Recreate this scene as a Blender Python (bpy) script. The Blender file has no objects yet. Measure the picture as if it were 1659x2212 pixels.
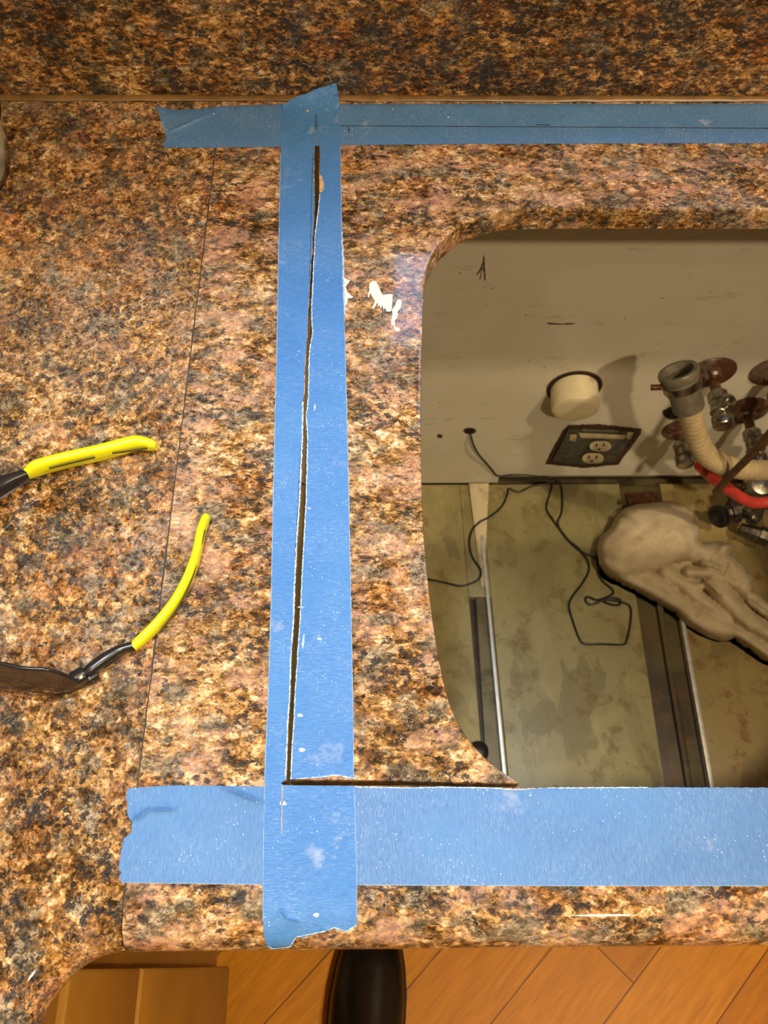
import bpy, bmesh, math, random
from mathutils import Vector, Matrix
from mathutils.geometry import delaunay_2d_cdt
random.seed(7)
S = bpy.context.scene
COL = S.collection
V = Vector
PI = math.pi

# ------------------------------------------------------------------ camera
W, H, FPX = 1659.0, 2212.0, 1840.0
CZ = 1.385                       # camera height above the floor
th, psi, rho = math.radians(62.0), math.radians(1.4), math.radians(1.0)
CF = V((math.sin(psi)*math.cos(th), math.cos(psi)*math.cos(th), -math.sin(th)))
r0 = CF.cross(V((0, 0, 1))).normalized()
u0 = r0.cross(CF)
CR = r0*math.cos(rho) + u0*math.sin(rho)
CU = CR.cross(CF)
CP = V((0, 0, CZ))
cam = bpy.data.cameras.new('camera')
camo = bpy.data.objects.new('camera', cam)
COL.objects.link(camo)
camo.matrix_world = Matrix(((CR.x, CU.x, -CF.x, CP.x), (CR.y, CU.y, -CF.y, CP.y), (CR.z, CU.z, -CF.z, CP.z), (0, 0, 0, 1)))
cam.sensor_fit = 'VERTICAL'
cam.sensor_height = 36
cam.sensor_width = 27
cam.lens = 36*FPX/H
cam.clip_start = 0.02
cam.dof.use_dof = True
cam.dof.focus_distance = 0.56
cam.dof.aperture_fstop = 17
S.camera = camo

ZC, R = 0.912, 0.020             # counter top height, bullnose radius
# ------------------------------------------------------------------ light and exposure
S.view_settings.view_transform = 'Standard'
S.view_settings.look = 'None'
S.view_settings.exposure = 0.48
S.view_settings.gamma = 1
S.view_settings.use_curve_mapping = False
wld = bpy.data.worlds.new('evening_sky')
S.world = wld
wld.use_nodes = True
bgn = wld.node_tree.nodes['Background']
bgn.inputs[0].default_value = (0.55, 0.72, 1.0, 1)
bgn.inputs[1].default_value = 0.12

def light(name, typ, loc, target, power, color, size=0.2, size_y=None, spread=None):
    l = bpy.data.lights.new(name, typ)
    l.energy = power
    l.color = color
    if typ == 'AREA':
        l.shape = 'RECTANGLE' if size_y else 'DISK'
        l.size = size
        if size_y: l.size_y = size_y
        if spread: l.spread = spread
    else:
        l.shadow_soft_size = size
    o = bpy.data.objects.new(name, l)
    COL.objects.link(o)
    o.location = loc
    o.rotation_euler = (V(target)-V(loc)).to_track_quat('-Z', 'Y').to_euler()
    return o
WARM = (1.0, 0.76, 0.46)
light('window_daylight', 'AREA', (0.525, 0.712, ZC+.320), (0.525, 0.0, ZC+.32), 2.9, (0.46, 0.60, 1.0), 1.0, 0.17)
sp = light('cool_downlight', 'SPOT', (-0.15, 0.255, 2.43), (-0.08, 0.16, ZC), 60.0, (0.86, 0.94, 1.0), 0.05)  # added cool spot, out of view, brightens the counter front and the tape
sp.data.spot_size = math.radians(31)
sp.data.spot_blend = 1.0
LAMPS = [(0.55, -0.95, 21.0), (0.85, -0.20, 14.0), (-0.75, -0.75, 3.5)]
CEIL = 2.45
for lx, ly, lp in LAMPS:
    light('recessed_lamp_light', 'AREA', (lx, ly, CEIL-0.012), (lx, ly, 0), lp, WARM, 0.08)

# ------------------------------------------------------------------ helpers: places
YF = 0.007                       # front edge of the counter
YFLAT = YF + R
YBS = 0.649                      # face of the backsplash
YB = 0.725                       # back panel inside the cabinet
ZF = 0.125                       # cabinet floor
SEAM = -0.1274
def ray(x, y): return CF + CR*((x-W/2)/FPX) + CU*((H/2-y)/FPX)
def hz(x, y, z):
    d = ray(x, y); return CP + d*((z-CZ)/d.z)
def hy(x, y, Y):
    d = ray(x, y); return CP + d*(Y/d.y)
def surf(x, y, h=0.0):
    """counter top, wrapping over the bullnose in front and up the backsplash behind"""
    p = hz(x, y, ZC+h)
    if p.y > YBS-h: return hy(x, y, YBS-h)
    if p.y < YFLAT:
        d = ray(x, y); c = V((YFLAT, ZC-R)); rr = R+h
        ox, oz = -c.x, CZ-c.y
        a = d.y**2+d.z**2; b = 2*(ox*d.y+oz*d.z); cc = ox*ox+oz*oz-rr*rr
        D = max(b*b-4*a*cc, 0)
        return CP + d*((-b-math.sqrt(D))/(2*a))
    return p
def inside(x, y, h=0.0, hw=None):
    """inside of the cabinet: floor or back panel"""
    p = hz(x, y, ZF+h)
    if p.y > YB-h: return hy(x, y, YB-h)
    return p

# ------------------------------------------------------------------ helpers: objects
def empty(name, loc=(0, 0, 0)):
    o = bpy.data.objects.new(name, None)
    COL.objects.link(o); o.location = loc
    return o
def tag(o, label=None, cat=None, group=None, kind=None):
    if label: o['label'] = label
    if cat: o['category'] = cat
    if group: o['group'] = group
    if kind: o['kind'] = kind
    return o
def finish(name, bm, mat, parent=None, smooth=30):
    me = bpy.data.meshes.new(name)
    bmesh.ops.recalc_face_normals(bm, faces=bm.faces[:])
    bm.to_mesh(me); bm.free()
    if smooth:
        for p in me.polygons: p.use_smooth = True
        me.set_sharp_from_angle(angle=math.radians(smooth))
    if mat: me.materials.append(mat)
    o = bpy.data.objects.new(name, me)
    COL.objects.link(o)
    if parent:
        bpy.context.view_layer.update()
        o.parent = parent
        o.matrix_parent_inverse = parent.matrix_world.inverted()
    return o
def box_bm(bm, lo, hi, bev=0.0):
    vs = [bm.verts.new((x, y, z)) for x in (lo[0], hi[0]) for y in (lo[1], hi[1]) for z in (lo[2], hi[2])]
    fs = [(0,1,3,2), (4,6,7,5), (0,4,5,1), (2,3,7,6), (0,2,6,4), (1,5,7,3)]
    nf = [bm.faces.new([vs[i] for i in f]) for f in fs]
    if bev:
        es = set(e for f in nf for e in f.edges)
        bmesh.ops.bevel(bm, geom=list(es), offset=bev, segments=2, affect='EDGES', profile=0.5)
def box(name, lo, hi, mat, parent=None, bev=0.0):
    bm = bmesh.new(); box_bm(bm, lo, hi, bev)
    return finish(name, bm, mat, parent)
def smooth_path(pts, n=6):
    P = [V(p) for p in pts]; out = []
    for i in range(len(P)-1):
        a = P[i-1] if i else P[i]*2-P[i+1]
        b, c = P[i], P[i+1]
        d = P[i+2] if i+2 < len(P) else c*2-b
        for k in range(n):
            t = k/n
            out.append(0.5*((2*b)+(c-a)*t+(2*a-5*b+4*c-d)*t*t+(3*b-a-3*c+d)*t**3))
    out.append(P[-1]); return out
def sweep_bm(bm, pts, wid, hei, segs=12, up=None, power=2.0, cap=True):
    """tube with superellipse section; wid / hei full sizes, numbers or lists"""
    n = len(pts); rings = []
    lw = wid if isinstance(wid, (list, tuple)) else [wid]*n
    lh = hei if isinstance(hei, (list, tuple)) else [hei]*n
    pu = None
    for i in range(n):
        t = (pts[min(i+1, n-1)]-pts[max(i-1, 0)]).normalized()
        if up is not None: u = V(up)
        elif pu is None: u = V((0, 0, 1)) if abs(t.z) < .9 else V((1, 0, 0))
        else: u = pu
        u = (u-t*u.dot(t)).normalized(); pu = u
        s = t.cross(u)
        ring = []
        for k in range(segs):
            a = 2*PI*k/segs; ca, sa = math.cos(a), math.sin(a)
            x = abs(ca)**(2/power)*(1 if ca >= 0 else -1)*lw[i]/2
            z = abs(sa)**(2/power)*(1 if sa >= 0 else -1)*lh[i]/2
            ring.append(bm.verts.new(pts[i]+s*x+u*z))
        rings.append(ring)
    for a, b in zip(rings, rings[1:]):
        for k in range(segs):
            bm.faces.new((a[k], a[(k+1) % segs], b[(k+1) % segs], b[k]))
    if cap:
        bm.faces.new(rings[0]); bm.faces.new(rings[-1])
def sweep(name, pts, wid, hei, mat, parent=None, segs=12, up=None, power=2.0, sm=45):
    bm = bmesh.new(); sweep_bm(bm, pts, wid, hei, segs, up, power)
    return finish(name, bm, mat, parent, sm)
def interp(pts, n, vals):
    """spread control values along n samples"""
    out = []
    m = len(vals)-1
    for i in range(n):
        t = i/(n-1)*m; k = min(int(t), m-1); f = t-k
        out.append(vals[k]*(1-f)+vals[k+1]*f)
    return out
def lathe_bm(bm, base, axis, prof, segs=32, cap0=True, cap1=True, sides=None):
    ax = V(axis).normalized()
    u = V((0, 0, 1)) if abs(ax.z) < .9 else V((1, 0, 0))
    u = (u-ax*u.dot(ax)).normalized(); s = ax.cross(u)
    rings = []
    for t, r in prof:
        rings.append([bm.verts.new(V(base)+ax*t+(u*math.cos(2*PI*k/segs)+s*math.sin(2*PI*k/segs))*max(r, 1e-5)) for k in range(segs)])
    for a, b in zip(rings, rings[1:]):
        for k in range(segs):
            bm.faces.new((a[k], a[(k+1) % segs], b[(k+1) % segs], b[k]))
    if cap0: bm.faces.new(rings[0])
    if cap1: bm.faces.new(rings[-1])
def lathe(name, base, axis, prof, mat, parent=None, segs=32, sm=35, cap0=True, cap1=True):
    bm = bmesh.new(); lathe_bm(bm, base, axis, prof, segs, cap0, cap1)
    return finish(name, bm, mat, parent, sm)
def pip(x, y, poly):
    c = False; j = len(poly)-1
    for i in range(len(poly)):
        xi, yi = poly[i][0], poly[i][1]; xj, yj = poly[j][0], poly[j][1]
        if (yi > y) != (yj > y) and x < (xj-xi)*(y-yi)/(yj-yi)+xi: c = not c
        j = i
    return c
def triangulate(loops, extra=()):
    """2-D constrained triangulation of an outline with holes"""
    vs, es = [], []
    for lp in loops:
        b = len(vs); n = len(lp)
        vs += [V((p[0], p[1])) for p in lp]
        es += [(b+i, b+(i+1) % n) for i in range(n)]
    nb = len(vs)
    vs += [V((p[0], p[1])) for p in extra]
    r = delaunay_2d_cdt(vs, es, [], 0, 1e-7)
    ov, of, orig = r[0], r[2], r[3]
    keep = []
    for f in of:
        cx = sum(ov[i].x for i in f)/len(f); cy = sum(ov[i].y for i in f)/len(f)
        if pip(cx, cy, loops[0]) and not any(pip(cx, cy, l) for l in loops[1:]): keep.append(tuple(f))
    return ov, keep
def dense(poly, step, jit=0.0, closed=True, jits=None):
    """resample an outline; jits = jitter per segment"""
    out = []; n = len(poly)
    for i in range(n if closed else n-1):
        a, b = poly[i], poly[(i+1) % n]
        L = math.hypot(b[0]-a[0], b[1]-a[1]); m = max(1, int(L/step))
        nx, ny = (-(b[1]-a[1])/L, (b[0]-a[0])/L) if L else (0, 0)
        j = jits[i] if jits else jit
        for k in range(m):
            t = k/m
            d = random.uniform(-j, j) if (j and k) else 0
            out.append((a[0]+(b[0]-a[0])*t+nx*d, a[1]+(b[1]-a[1])*t+ny*d))
    if not closed: out.append(tuple(poly[-1][:2]))
    return out
def sheet(name, outline, mapf, h, t, mat, parent=None, grid=28, holes=(), bump=None, sm=40):
    """thin sheet with real thickness lying on a surface; outline in reference coordinates of that surface"""
    xs = [p[0] for p in outline]; ys = [p[1] for p in outline]
    extra = []
    if grid:
        y = min(ys)+grid/2
        while y < max(ys):
            x = min(xs)+grid/2
            while x < max(xs):
                q = (x+random.uniform(-.2, .2)*grid, y+random.uniform(-.2, .2)*grid)
                if pip(q[0], q[1], outline): extra.append(q)
                x += grid
            y += grid
    if bump:
        for (x0, y0, x1, y1, w, a) in bump.lines:
            L = math.hypot(x1-x0, y1-y0); m = int(L/6)+2
            for k in range(m+1):
                for j in range(-3, 4):
                    q = (x0+(x1-x0)*k/m-(y1-y0)/L*j*w*.6+random.uniform(-.3, .3), y0+(y1-y0)*k/m+(x1-x0)/L*j*w*.6)
                    if pip(q[0], q[1], outline): extra.append(q)
    ov, fs = triangulate([outline]+list(holes), extra)
    bm = bmesh.new()
    top, bot = [], []
    for v in ov:
        b = bump(v.x, v.y) if bump else 0
        top.append(bm.verts.new(mapf(v.x, v.y, h+t+b)))
        bot.append(bm.verts.new(mapf(v.x, v.y, h+b)))
    ec = {}
    for f in fs:
        bm.faces.new([top[i] for i in f]); bm.faces.new([bot[i] for i in reversed(f)])
        for a, b in zip(f, f[1:]+f[:1]): ec[(a, b)] = 1
    for (a, b) in list(ec):
        if (b, a) not in ec: bm.faces.new((top[a], bot[a], bot[b], top[b]))
    for v in [v for v in bm.verts if not v.link_faces]: bm.verts.remove(v)
    return finish(name, bm, mat, parent, sm)
def ribbon(name, line, mapf, h, t, wid, mat, parent=None, step=5, jit=0.6):
    """narrow strip along a line, in the same coordinates as sheet(); wid a number or list"""
    pts = dense(line, step, 0, closed=False)
    n = len(pts); L, Rr = [], []
    for i, p in enumerate(pts):
        a, b = pts[max(i-1, 0)], pts[min(i+1, n-1)]
        dx, dy = b[0]-a[0], b[1]-a[1]; l = math.hypot(dx, dy) or 1
        w = wid[min(int(i/n*len(wid)), len(wid)-1)] if isinstance(wid, (list, tuple)) else wid
        if i in (0, n-1): w *= .4
        w1 = max(w/2+random.uniform(-jit, jit), .2); w2 = max(w/2+random.uniform(-jit, jit), .2)
        L.append((p[0]-dy/l*w1, p[1]+dx/l*w1)); Rr.append((p[0]+dy/l*w2, p[1]-dx/l*w2))
    bm = bmesh.new()
    rows = []
    for a, b in zip(L, Rr):
        rows.append([bm.verts.new(mapf(a[0], a[1], h)), bm.verts.new(mapf(a[0], a[1], h+t)), bm.verts.new(mapf(b[0], b[1], h+t)), bm.verts.new(mapf(b[0], b[1], h))])
    for a, b in zip(rows, rows[1:]):
        for k in range(4): bm.faces.new((a[k], a[(k+1) % 4], b[(k+1) % 4], b[k]))
    bm.faces.new(rows[0]); bm.faces.new(rows[-1])
    return finish(name, bm, mat, parent, 0)

# ------------------------------------------------------------------ materials
class NT:
    def __init__(s, name):
        s.m = bpy.data.materials.new(name); s.m.use_nodes = True
        s.t = s.m.node_tree; s.b = s.t.nodes['Principled BSDF']
        s.co = s.t.nodes.new('ShaderNodeTexCoord').outputs['Object']
    def link(s, a, b): s.t.links.new(a, b)
    def put(s, node, k, v):
        if v is None: return
        if hasattr(v, 'links') or isinstance(v, bpy.types.NodeSocket): s.link(v, node.inputs[k])
        else: node.inputs[k].default_value = v
    def map(s, v=None, scale=(1, 1, 1), rot=(0, 0, 0), loc=(0, 0, 0)):
        n = s.t.nodes.new('ShaderNodeMapping'); s.link(v or s.co, n.inputs[0])
        n.inputs['Scale'].default_value = scale; n.inputs['Rotation'].default_value = rot; n.inputs['Location'].default_value = loc
        return n.outputs[0]
    def noise(s, scale, detail=3, rough=.55, v=None, dist=0.0, out=0):
        n = s.t.nodes.new('ShaderNodeTexNoise'); s.link(v or s.co, n.inputs['Vector'])
        n.inputs['Scale'].default_value = scale; n.inputs['Detail'].default_value = detail
        n.inputs['Roughness'].default_value = rough; n.inputs['Distortion'].default_value = dist
        return n.outputs[out]
    def voro(s, scale, v=None, feature='F1', out='Color'):
        n = s.t.nodes.new('ShaderNodeTexVoronoi'); n.feature = feature; s.link(v or s.co, n.inputs['Vector'])
        n.inputs['Scale'].default_value = scale
        return n.outputs[out]
    def ramp(s, v, stops, interp='LINEAR'):
        n = s.t.nodes.new('ShaderNodeValToRGB'); s.link(v, n.inputs[0]); n.color_ramp.interpolation = interp
        e = n.color_ramp.elements
        while len(e) < len(stops): e.new(0.5)
        for k, (p, c) in enumerate(stops):
            e[k].position = p
            e[k].color = (c, c, c, 1) if isinstance(c, (int, float)) else (*c, 1)
        return n.outputs[0]
    def mix(s, f, a, b, mode='MIX'):
        n = s.t.nodes.new('ShaderNodeMix'); n.data_type = 'RGBA'; n.blend_type = mode
        for k, v in ((0, f), (6, a), (7, b)):
            if isinstance(v, tuple): v = (*v, 1)
            s.put(n, k, v)
        return n.outputs[2]
    def math(s, op, a, b=None, clamp=False):
        n = s.t.nodes.new('ShaderNodeMath'); n.operation = op; n.use_clamp = clamp
        s.put(n, 0, a); s.put(n, 1, b)
        return n.outputs[0]
    def vadd(s, a, b, k):
        m = s.t.nodes.new('ShaderNodeVectorMath'); m.operation = 'MULTIPLY_ADD'
        s.link(b, m.inputs[0]); m.inputs[1].default_value = (k, k, k); s.link(a, m.inputs[2])
        return m.outputs[0]
    def sep(s, v):
        n = s.t.nodes.new('ShaderNodeSeparateColor'); s.link(v, n.inputs[0]); return n.outputs
    def bump(s, v, strength=.2, dist=.001):
        n = s.t.nodes.new('ShaderNodeBump'); s.link(v, n.inputs['Height'])
        n.inputs['Strength'].default_value = strength; n.inputs['Distance'].default_value = dist
        s.link(n.outputs[0], s.b.inputs['Normal'])
    def set(s, color=None, rough=None, metal=None, spec=None, **kw):
        if color is not None: s.put(s.b, 'Base Color', (*color, 1) if isinstance(color, tuple) else color)
        if rough is not None: s.put(s.b, 'Roughness', rough)
        if metal is not None: s.put(s.b, 'Metallic', metal)
        if spec is not None: s.put(s.b, 'Specular IOR Level', spec)
        for k, v in kw.items(): s.put(s.b, k.replace('_', ' '), v)
        return s.m
def simple(name, col, rough=.5, metal=0, var=.15, vs=60, bump=0, **kw):
    n = NT(name)
    f = n.noise(vs, 4)
    c = n.mix(n.ramp(f, [(.35, 0), (.65, 1)]), tuple(x*(1-var) for x in col), tuple(min(1, x*(1+var)) for x in col))
    if bump: n.bump(f, bump, .001)
    return n.set(c, rough, metal, **kw)

def granite(name, seed=0.0, aniso=(1, 1, 1), rot=0.0, pink=0.0, dark=0.0, dust=0.3, gold=.5, spec=.36, ro=0.0):
    n = NT(name)
    v = n.map(scale=aniso, rot=(0, 0, rot), loc=(seed, seed*1.7, seed*.3))
    w = n.vadd(v, n.noise(60, 3, .6, v, out=1), .0045)
    w = n.vadd(w, n.noise(330, 2, .6, v, out=1), .0016)
    big = n.noise(13, 3, .6, w)
    mid = n.noise(105, 6, .72, w)
    fine = n.noise(620, 3, .75, w)
    cell = n.sep(n.voro(430, w))[0]
    cell2 = n.sep(n.voro(210, w))[1]
    t = n.math('ADD', n.math('MULTIPLY', mid, .72), n.math('MULTIPLY', cell, .16))
    t = n.math('ADD', t, n.math('MULTIPLY', cell2, .14))
    t = n.math('ADD', t, n.math('MULTIPLY', fine, .36))
    t = n.math('ADD', t, n.math('MULTIPLY', big, .34))
    t = n.math('SUBTRACT', t, .372+dark*.03)
    base = n.ramp(t, [(.33, (.024, .015, .008)), (.41, (.090, .047, .016)), (.48, (.215, .108, .031)), (.54, (.36, .200, .064)), (.61, (.54, .35, .150)), (.71, (.82, .68, .45))])
    # rusty orange and golden clouds
    o = n.ramp(n.noise(24, 4, .6, w), [(.50, 0), (.64, 1)])
    base = n.mix(n.math('MULTIPLY', o, .42), base, n.mix(1.0, base, (1.08, .62, .34), 'MULTIPLY'))
    o2 = n.ramp(n.noise(9, 3, .6, n.map(w, loc=(6, 6, 2))), [(.52, 0), (.68, 1)])
    base = n.mix(n.math('MULTIPLY', o2, gold), base, n.mix(1.0, base, (1.05, .86, .42), 'MULTIPLY'))
    if pink:
        p = n.ramp(n.noise(34, 4, .6, n.map(w, loc=(3, 1, 5))), [(.49, 0), (.60, 1)])
        base = n.mix(n.math('MULTIPLY', p, pink), base, n.mix(.45, base, (.66, .40, .30)))
    # smoky grey-olive quartz
    g = n.ramp(n.noise(46, 5, .66, n.map(w, loc=(9, 4, 2))), [(.51, 0), (.59, 1)])
    grey = n.ramp(t, [(.34, (.040, .034, .023)), (.50, (.125, .105, .068)), (.66, (.34, .30, .21))])
    base = n.mix(n.math('MULTIPLY', g, .85), base, grey)
    # pale cleavage lines
    e = n.ramp(n.voro(240, n.vadd(w, n.noise(260, 3, .7, w, out=1), .005), 'DISTANCE_TO_EDGE', 'Distance'), [(.0, 1), (.05, 0)])
    em = n.ramp(n.noise(85, 4, .65, n.map(w, loc=(2, 8, 6))), [(.50, 0), (.58, 1)])
    base = n.mix(n.math('MULTIPLY', n.math('MULTIPLY', e, em), .42), base, (.86, .74, .54))
    # black mica: clustered flecks, scattered grains, a few large islands
    k1 = n.ramp(n.noise(190, 5, .68, n.map(w, loc=(5, 5, 1))), [(.525, 0), (.548, 1)])
    kc = n.ramp(n.noise(30, 4, .62, n.map(w, loc=(1, 7, 3))), [(.49, .0), (.56, 1)])
    k2 = n.ramp(n.noise(400, 3, .65, n.map(w, loc=(8, 2, 7))), [(.615, 0), (.64, 1)])
    k3 = n.ramp(n.noise(78, 6, .72, n.map(w, loc=(4, 9, 4))), [(.625, 0), (.645, 1)])
    k = n.math('MAXIMUM', n.math('MULTIPLY', k1, kc), n.math('MAXIMUM', n.math('MULTIPLY', k2, .85), k3))
    base = n.mix(n.math('MULTIPLY', k, .90), base, n.ramp(fine, [(.35, (.010, .011, .014)), (.75, (.060, .058, .060))]))
    # stone dust film and white specks
    d = n.ramp(n.noise(9, 5, .7), [(.48, 0), (.75, 1)])
    d2 = n.math('MULTIPLY', d, n.ramp(n.noise(260, 4, .75), [(.45, 0), (.65, 1)]))
    base = n.mix(n.math('MULTIPLY', d2, dust), base, (.74, .68, .60))
    sp = n.ramp(n.voro(760, out='Distance'), [(.10, 1), (.15, 0)])
    sp = n.math('MULTIPLY', sp, n.ramp(n.noise(120, 2, .5), [(.55, 0), (.62, 1)]))
    base = n.mix(n.math('MULTIPLY', sp, min(1, dust*2)), base, (.9, .86, .78))
    n.bump(n.noise(260, 2), .02, .0003)
    rg = n.math('ADD', n.math('MULTIPLY', d, .015), n.ramp(n.noise(30, 4), [(.3, .055), (.7, .085)]))
    return n.set(base, n.math('ADD', rg, ro), 0, spec)

def tape_mat(name, axis, seed=0, ca=(.036, .162, .48), cb=(.082, .262, .62)):
    """blue crepe paper; axis 0: the fine crepe lines run across x, 1: across y"""
    n = NT(name)
    sc = (40, 420, 40) if axis == 0 else (420, 40, 40)
    cr = n.noise(5.5, 4, .7, n.map(scale=sc, loc=(seed, 0, 0)))
    c = n.mix(n.ramp(cr, [(.35, 0), (.7, 1)]), ca, cb)
    c = n.mix(n.ramp(n.noise(16, 4, .6), [(.4, 0), (.7, .35)]), c, (.10, .29, .62))
    # white fibres and stone dust
    fb = n.ramp(n.noise(9, 4, .75, n.map(scale=sc, loc=(seed+3, 2, 0))), [(.57, 0), (.68, .6)])
    dm = n.ramp(n.noise(30, 4, .6, n.map(loc=(seed, 4, 0))), [(.42, 0), (.62, 1)])
    c = n.mix(n.math('MULTIPLY', fb, dm), c, (.75, .82, .9))
    sp = n.math('MULTIPLY', n.ramp(n.voro(420, out='Distance'), [(.08, 1), (.14, 0)]), n.ramp(n.noise(60, 3), [(.5, 0), (.62, 1)]))
    c = n.mix(sp, c, (.85, .86, .84))
    sm = n.ramp(n.noise(22, 5, .65, n.map(loc=(seed+6, 1, 0))), [(.62, 0), (.78, .6)])
    c = n.mix(sm, c, (.62, .66, .72))
    n.bump(cr, .35, .0006)
    return n.set(c, .50, 0, .35)

M = {}
M['granite_left'] = granite('granite_left', 1.3, (1, 1, 1), .4, pink=.3, dark=.1, dust=.5, gold=.5, spec=.30, ro=.0)
M['granite_mid'] = granite('granite_mid', 4.1, (.84, 1.22, 1.1), -.12, pink=.85, dark=-.25, dust=.5, gold=.2)
M['granite_splash'] = granite('granite_splash', 7.7, (.75, 1.2, 1.25), 0, pink=.1, dark=1.5, dust=.05, spec=.2, ro=.28)
M['tape_v'] = tape_mat('tape_v', 0, 0)
M['tape_h'] = tape_mat('tape_h', 1, 5, (.058, .162, .415), (.108, .265, .56))  # greyer blue: sheen and warm light are mixed into the tape colour
M['torn'] = simple('torn_paper', (.42, .62, .80), .8, 0, .25, 400)
M['white_dust'] = simple('adhesive_white', (.84, .81, .70), .7, 0, .08, 300, .3)
M['chalk'] = simple('stone_dust_white', (.40, .53, .70), .9, 0, .2, 400)
M['groove'] = simple('seam_dark', (.035, .028, .024), .7)
M['pencil'] = simple('pencil_dark', (.03, .05, .10), .6)
M['caulk'] = simple('caulk_amber', (.17, .10, .035), .35, 0, .3, 40)
M['chip'] = simple('stone_chip', (.55, .38, .20), .8, 0, .3, 300)
M['neon'] = simple('neon_yellow', (.72, .74, .004), .38, 0, .06, 30)
M['neon_groove'] = simple('neon_groove_shade', (.06, .06, .01), .6)
M['black_plastic'] = simple('black_plastic', (.010, .010, .011), .28)
M['brass'] = simple('screw_brass', (.75, .55, .3), .3, 1)
M['leather'] = simple('black_leather', (.006, .0055, .005), .25, 0, .3, 90, .08)
M['sole'] = simple('black_rubber', (.010, .009, .008), .6)
M['pvc'] = simple('pvc_cream', (.80, .72, .50), .35, 0, .06, 60)
M['hose'] = simple('hose_beige', (.52, .42, .24), .5, 0, .14, 50)
M['red_hose'] = simple('red_rubber', (.52, .05, .035), .45, 0, .15, 60)
M['brown_tube'] = simple('brown_tube', (.10, .045, .020), .4, 0, .3, 60)
M['grey_rubber'] = simple('grey_rubber', (.16, .145, .11), .35, 0, .2, 80)
M['dark_hole'] = simple('hole_dark', (.012, .008, .005), .9)
M['rust_rim'] = simple('rust_rim', (.07, .032, .016), .8, 0, .4, 200)
M['receptacle'] = simple('receptacle_ivory', (.62, .54, .36), .4)
M['wire'] = simple('wire_green_black', (.018, .024, .020), .45, 0, .2, 100)
M['alu'] = simple('aluminium_rail', (.80, .84, .86), .42, 1, .1, 90)
M['dark_bag'] = simple('black_cap', (.010, .009, .010), .4)
M['white_trim'] = simple('lamp_trim_white', (.8, .8, .78), .5)
M['wall'] = simple('wall_paint', (.62, .52, .38), .8, 0, .04, 8)
M['ceil'] = simple('ceiling_paint', (.78, .72, .62), .9, 0, .03, 5)

def rusty():
    n = NT('rusty_chrome')
    f = n.ramp(n.noise(28, 4, .55), [(.36, 0), (.50, 1)])
    c = n.mix(f, (.42, .36, .32), n.ramp(n.noise(110, 4), [(.3, (.075, .030, .014)), (.7, (.15, .062, .030))]))
    n.bump(n.noise(300, 3), .25, .0006)
    return n.set(c, n.math('ADD', n.math('MULTIPLY', f, .35), .22), n.math('SUBTRACT', 1.0, n.math('MULTIPLY', f, .8)))
def rust():
    n = NT('rusted_steel')
    f = n.noise(120, 5, .65)
    c = n.ramp(f, [(.3, (.035, .014, .007)), (.5, (.105, .042, .015)), (.68, (.20, .10, .04))])
    n.bump(f, .3, .0008)
    return n.set(c, .38, .35)
def chrome_worn():
    n = NT('worn_chrome')
    f = n.noise(90, 4, .6)
    c = n.ramp(f, [(.35, (.11, .095, .07)), (.55, (.34, .31, .26)), (.7, (.5, .47, .42))])
    n.bump(f, .2, .0006)
    return n.set(c, .24, .9)
def steel_plate():
    n = NT('galvanised_plate')
    f = n.noise(130, 5, .6)
    c = n.ramp(f, [(.35, (.070, .072, .066)), (.65, (.16, .16, .145))])
    c = n.mix(n.ramp(n.noise(60, 4), [(.66, 0), (.72, .7)]), c, (.42, .38, .28))
    return n.set(c, .45, .4)
def laminate(name, base, stain, amt, seed):
    """old laminate board, water stained and rusty in places"""
    n = NT(name)
    v = n.map(loc=(seed, seed, 0))
    w = n.vadd(v, n.noise(9, 4, .6, v, out=1), .05)
    c = n.mix(n.ramp(n.noise(7, 4, .6, w), [(.46, 0), (.52, 1)]), tuple(x*.76 for x in base), base)
    c = n.mix(n.ramp(n.noise(14, 4, .55, n.map(w, scale=(1.6, .5, 1))), [(.46, 0), (.48, .5)]), c, tuple(x*1.30 for x in base))
    s1 = n.ramp(n.noise(22, 6, .7, w), [(.53, 0), (.64, amt)])
    c = n.mix(s1, c, stain)
    s2 = n.ramp(n.noise(75, 5, .7, n.map(w, loc=(4, 2, 0))), [(.64, 0), (.70, .6*min(1, amt*1.4))])
    c = n.mix(s2, c, (.13, .060, .022))
    s3 = n.ramp(n.noise(5, 5, .6, n.map(w, loc=(7, 3, 0))), [(.50, 0), (.60, .35)])
    c = n.mix(s3, c, (.22, .21, .08))
    return n.set(c, .42, 0, .4)
def back_mat():
    n = NT('painted_back_panel')
    c = n.mix(n.ramp(n.noise(5, 3), [(.4, 0), (.65, 1)]), (.66, .64, .54), (.76, .74, .64))
    d = n.ramp(n.noise(38, 5, .7, n.map(scale=(.6, 1, 1.8), rot=(0, .5, 0))), [(.60, 0), (.72, .5)])
    c = n.mix(d, c, (.34, .29, .19))
    k = n.math('MULTIPLY', n.ramp(n.voro(55, out='Distance'), [(.06, 1), (.10, 0)]), n.ramp(n.noise(12, 2), [(.52, 0), (.6, .8)]))
    c = n.mix(k, c, (.16, .10, .05))
    return n.set(c, .6, 0, .3)
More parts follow.
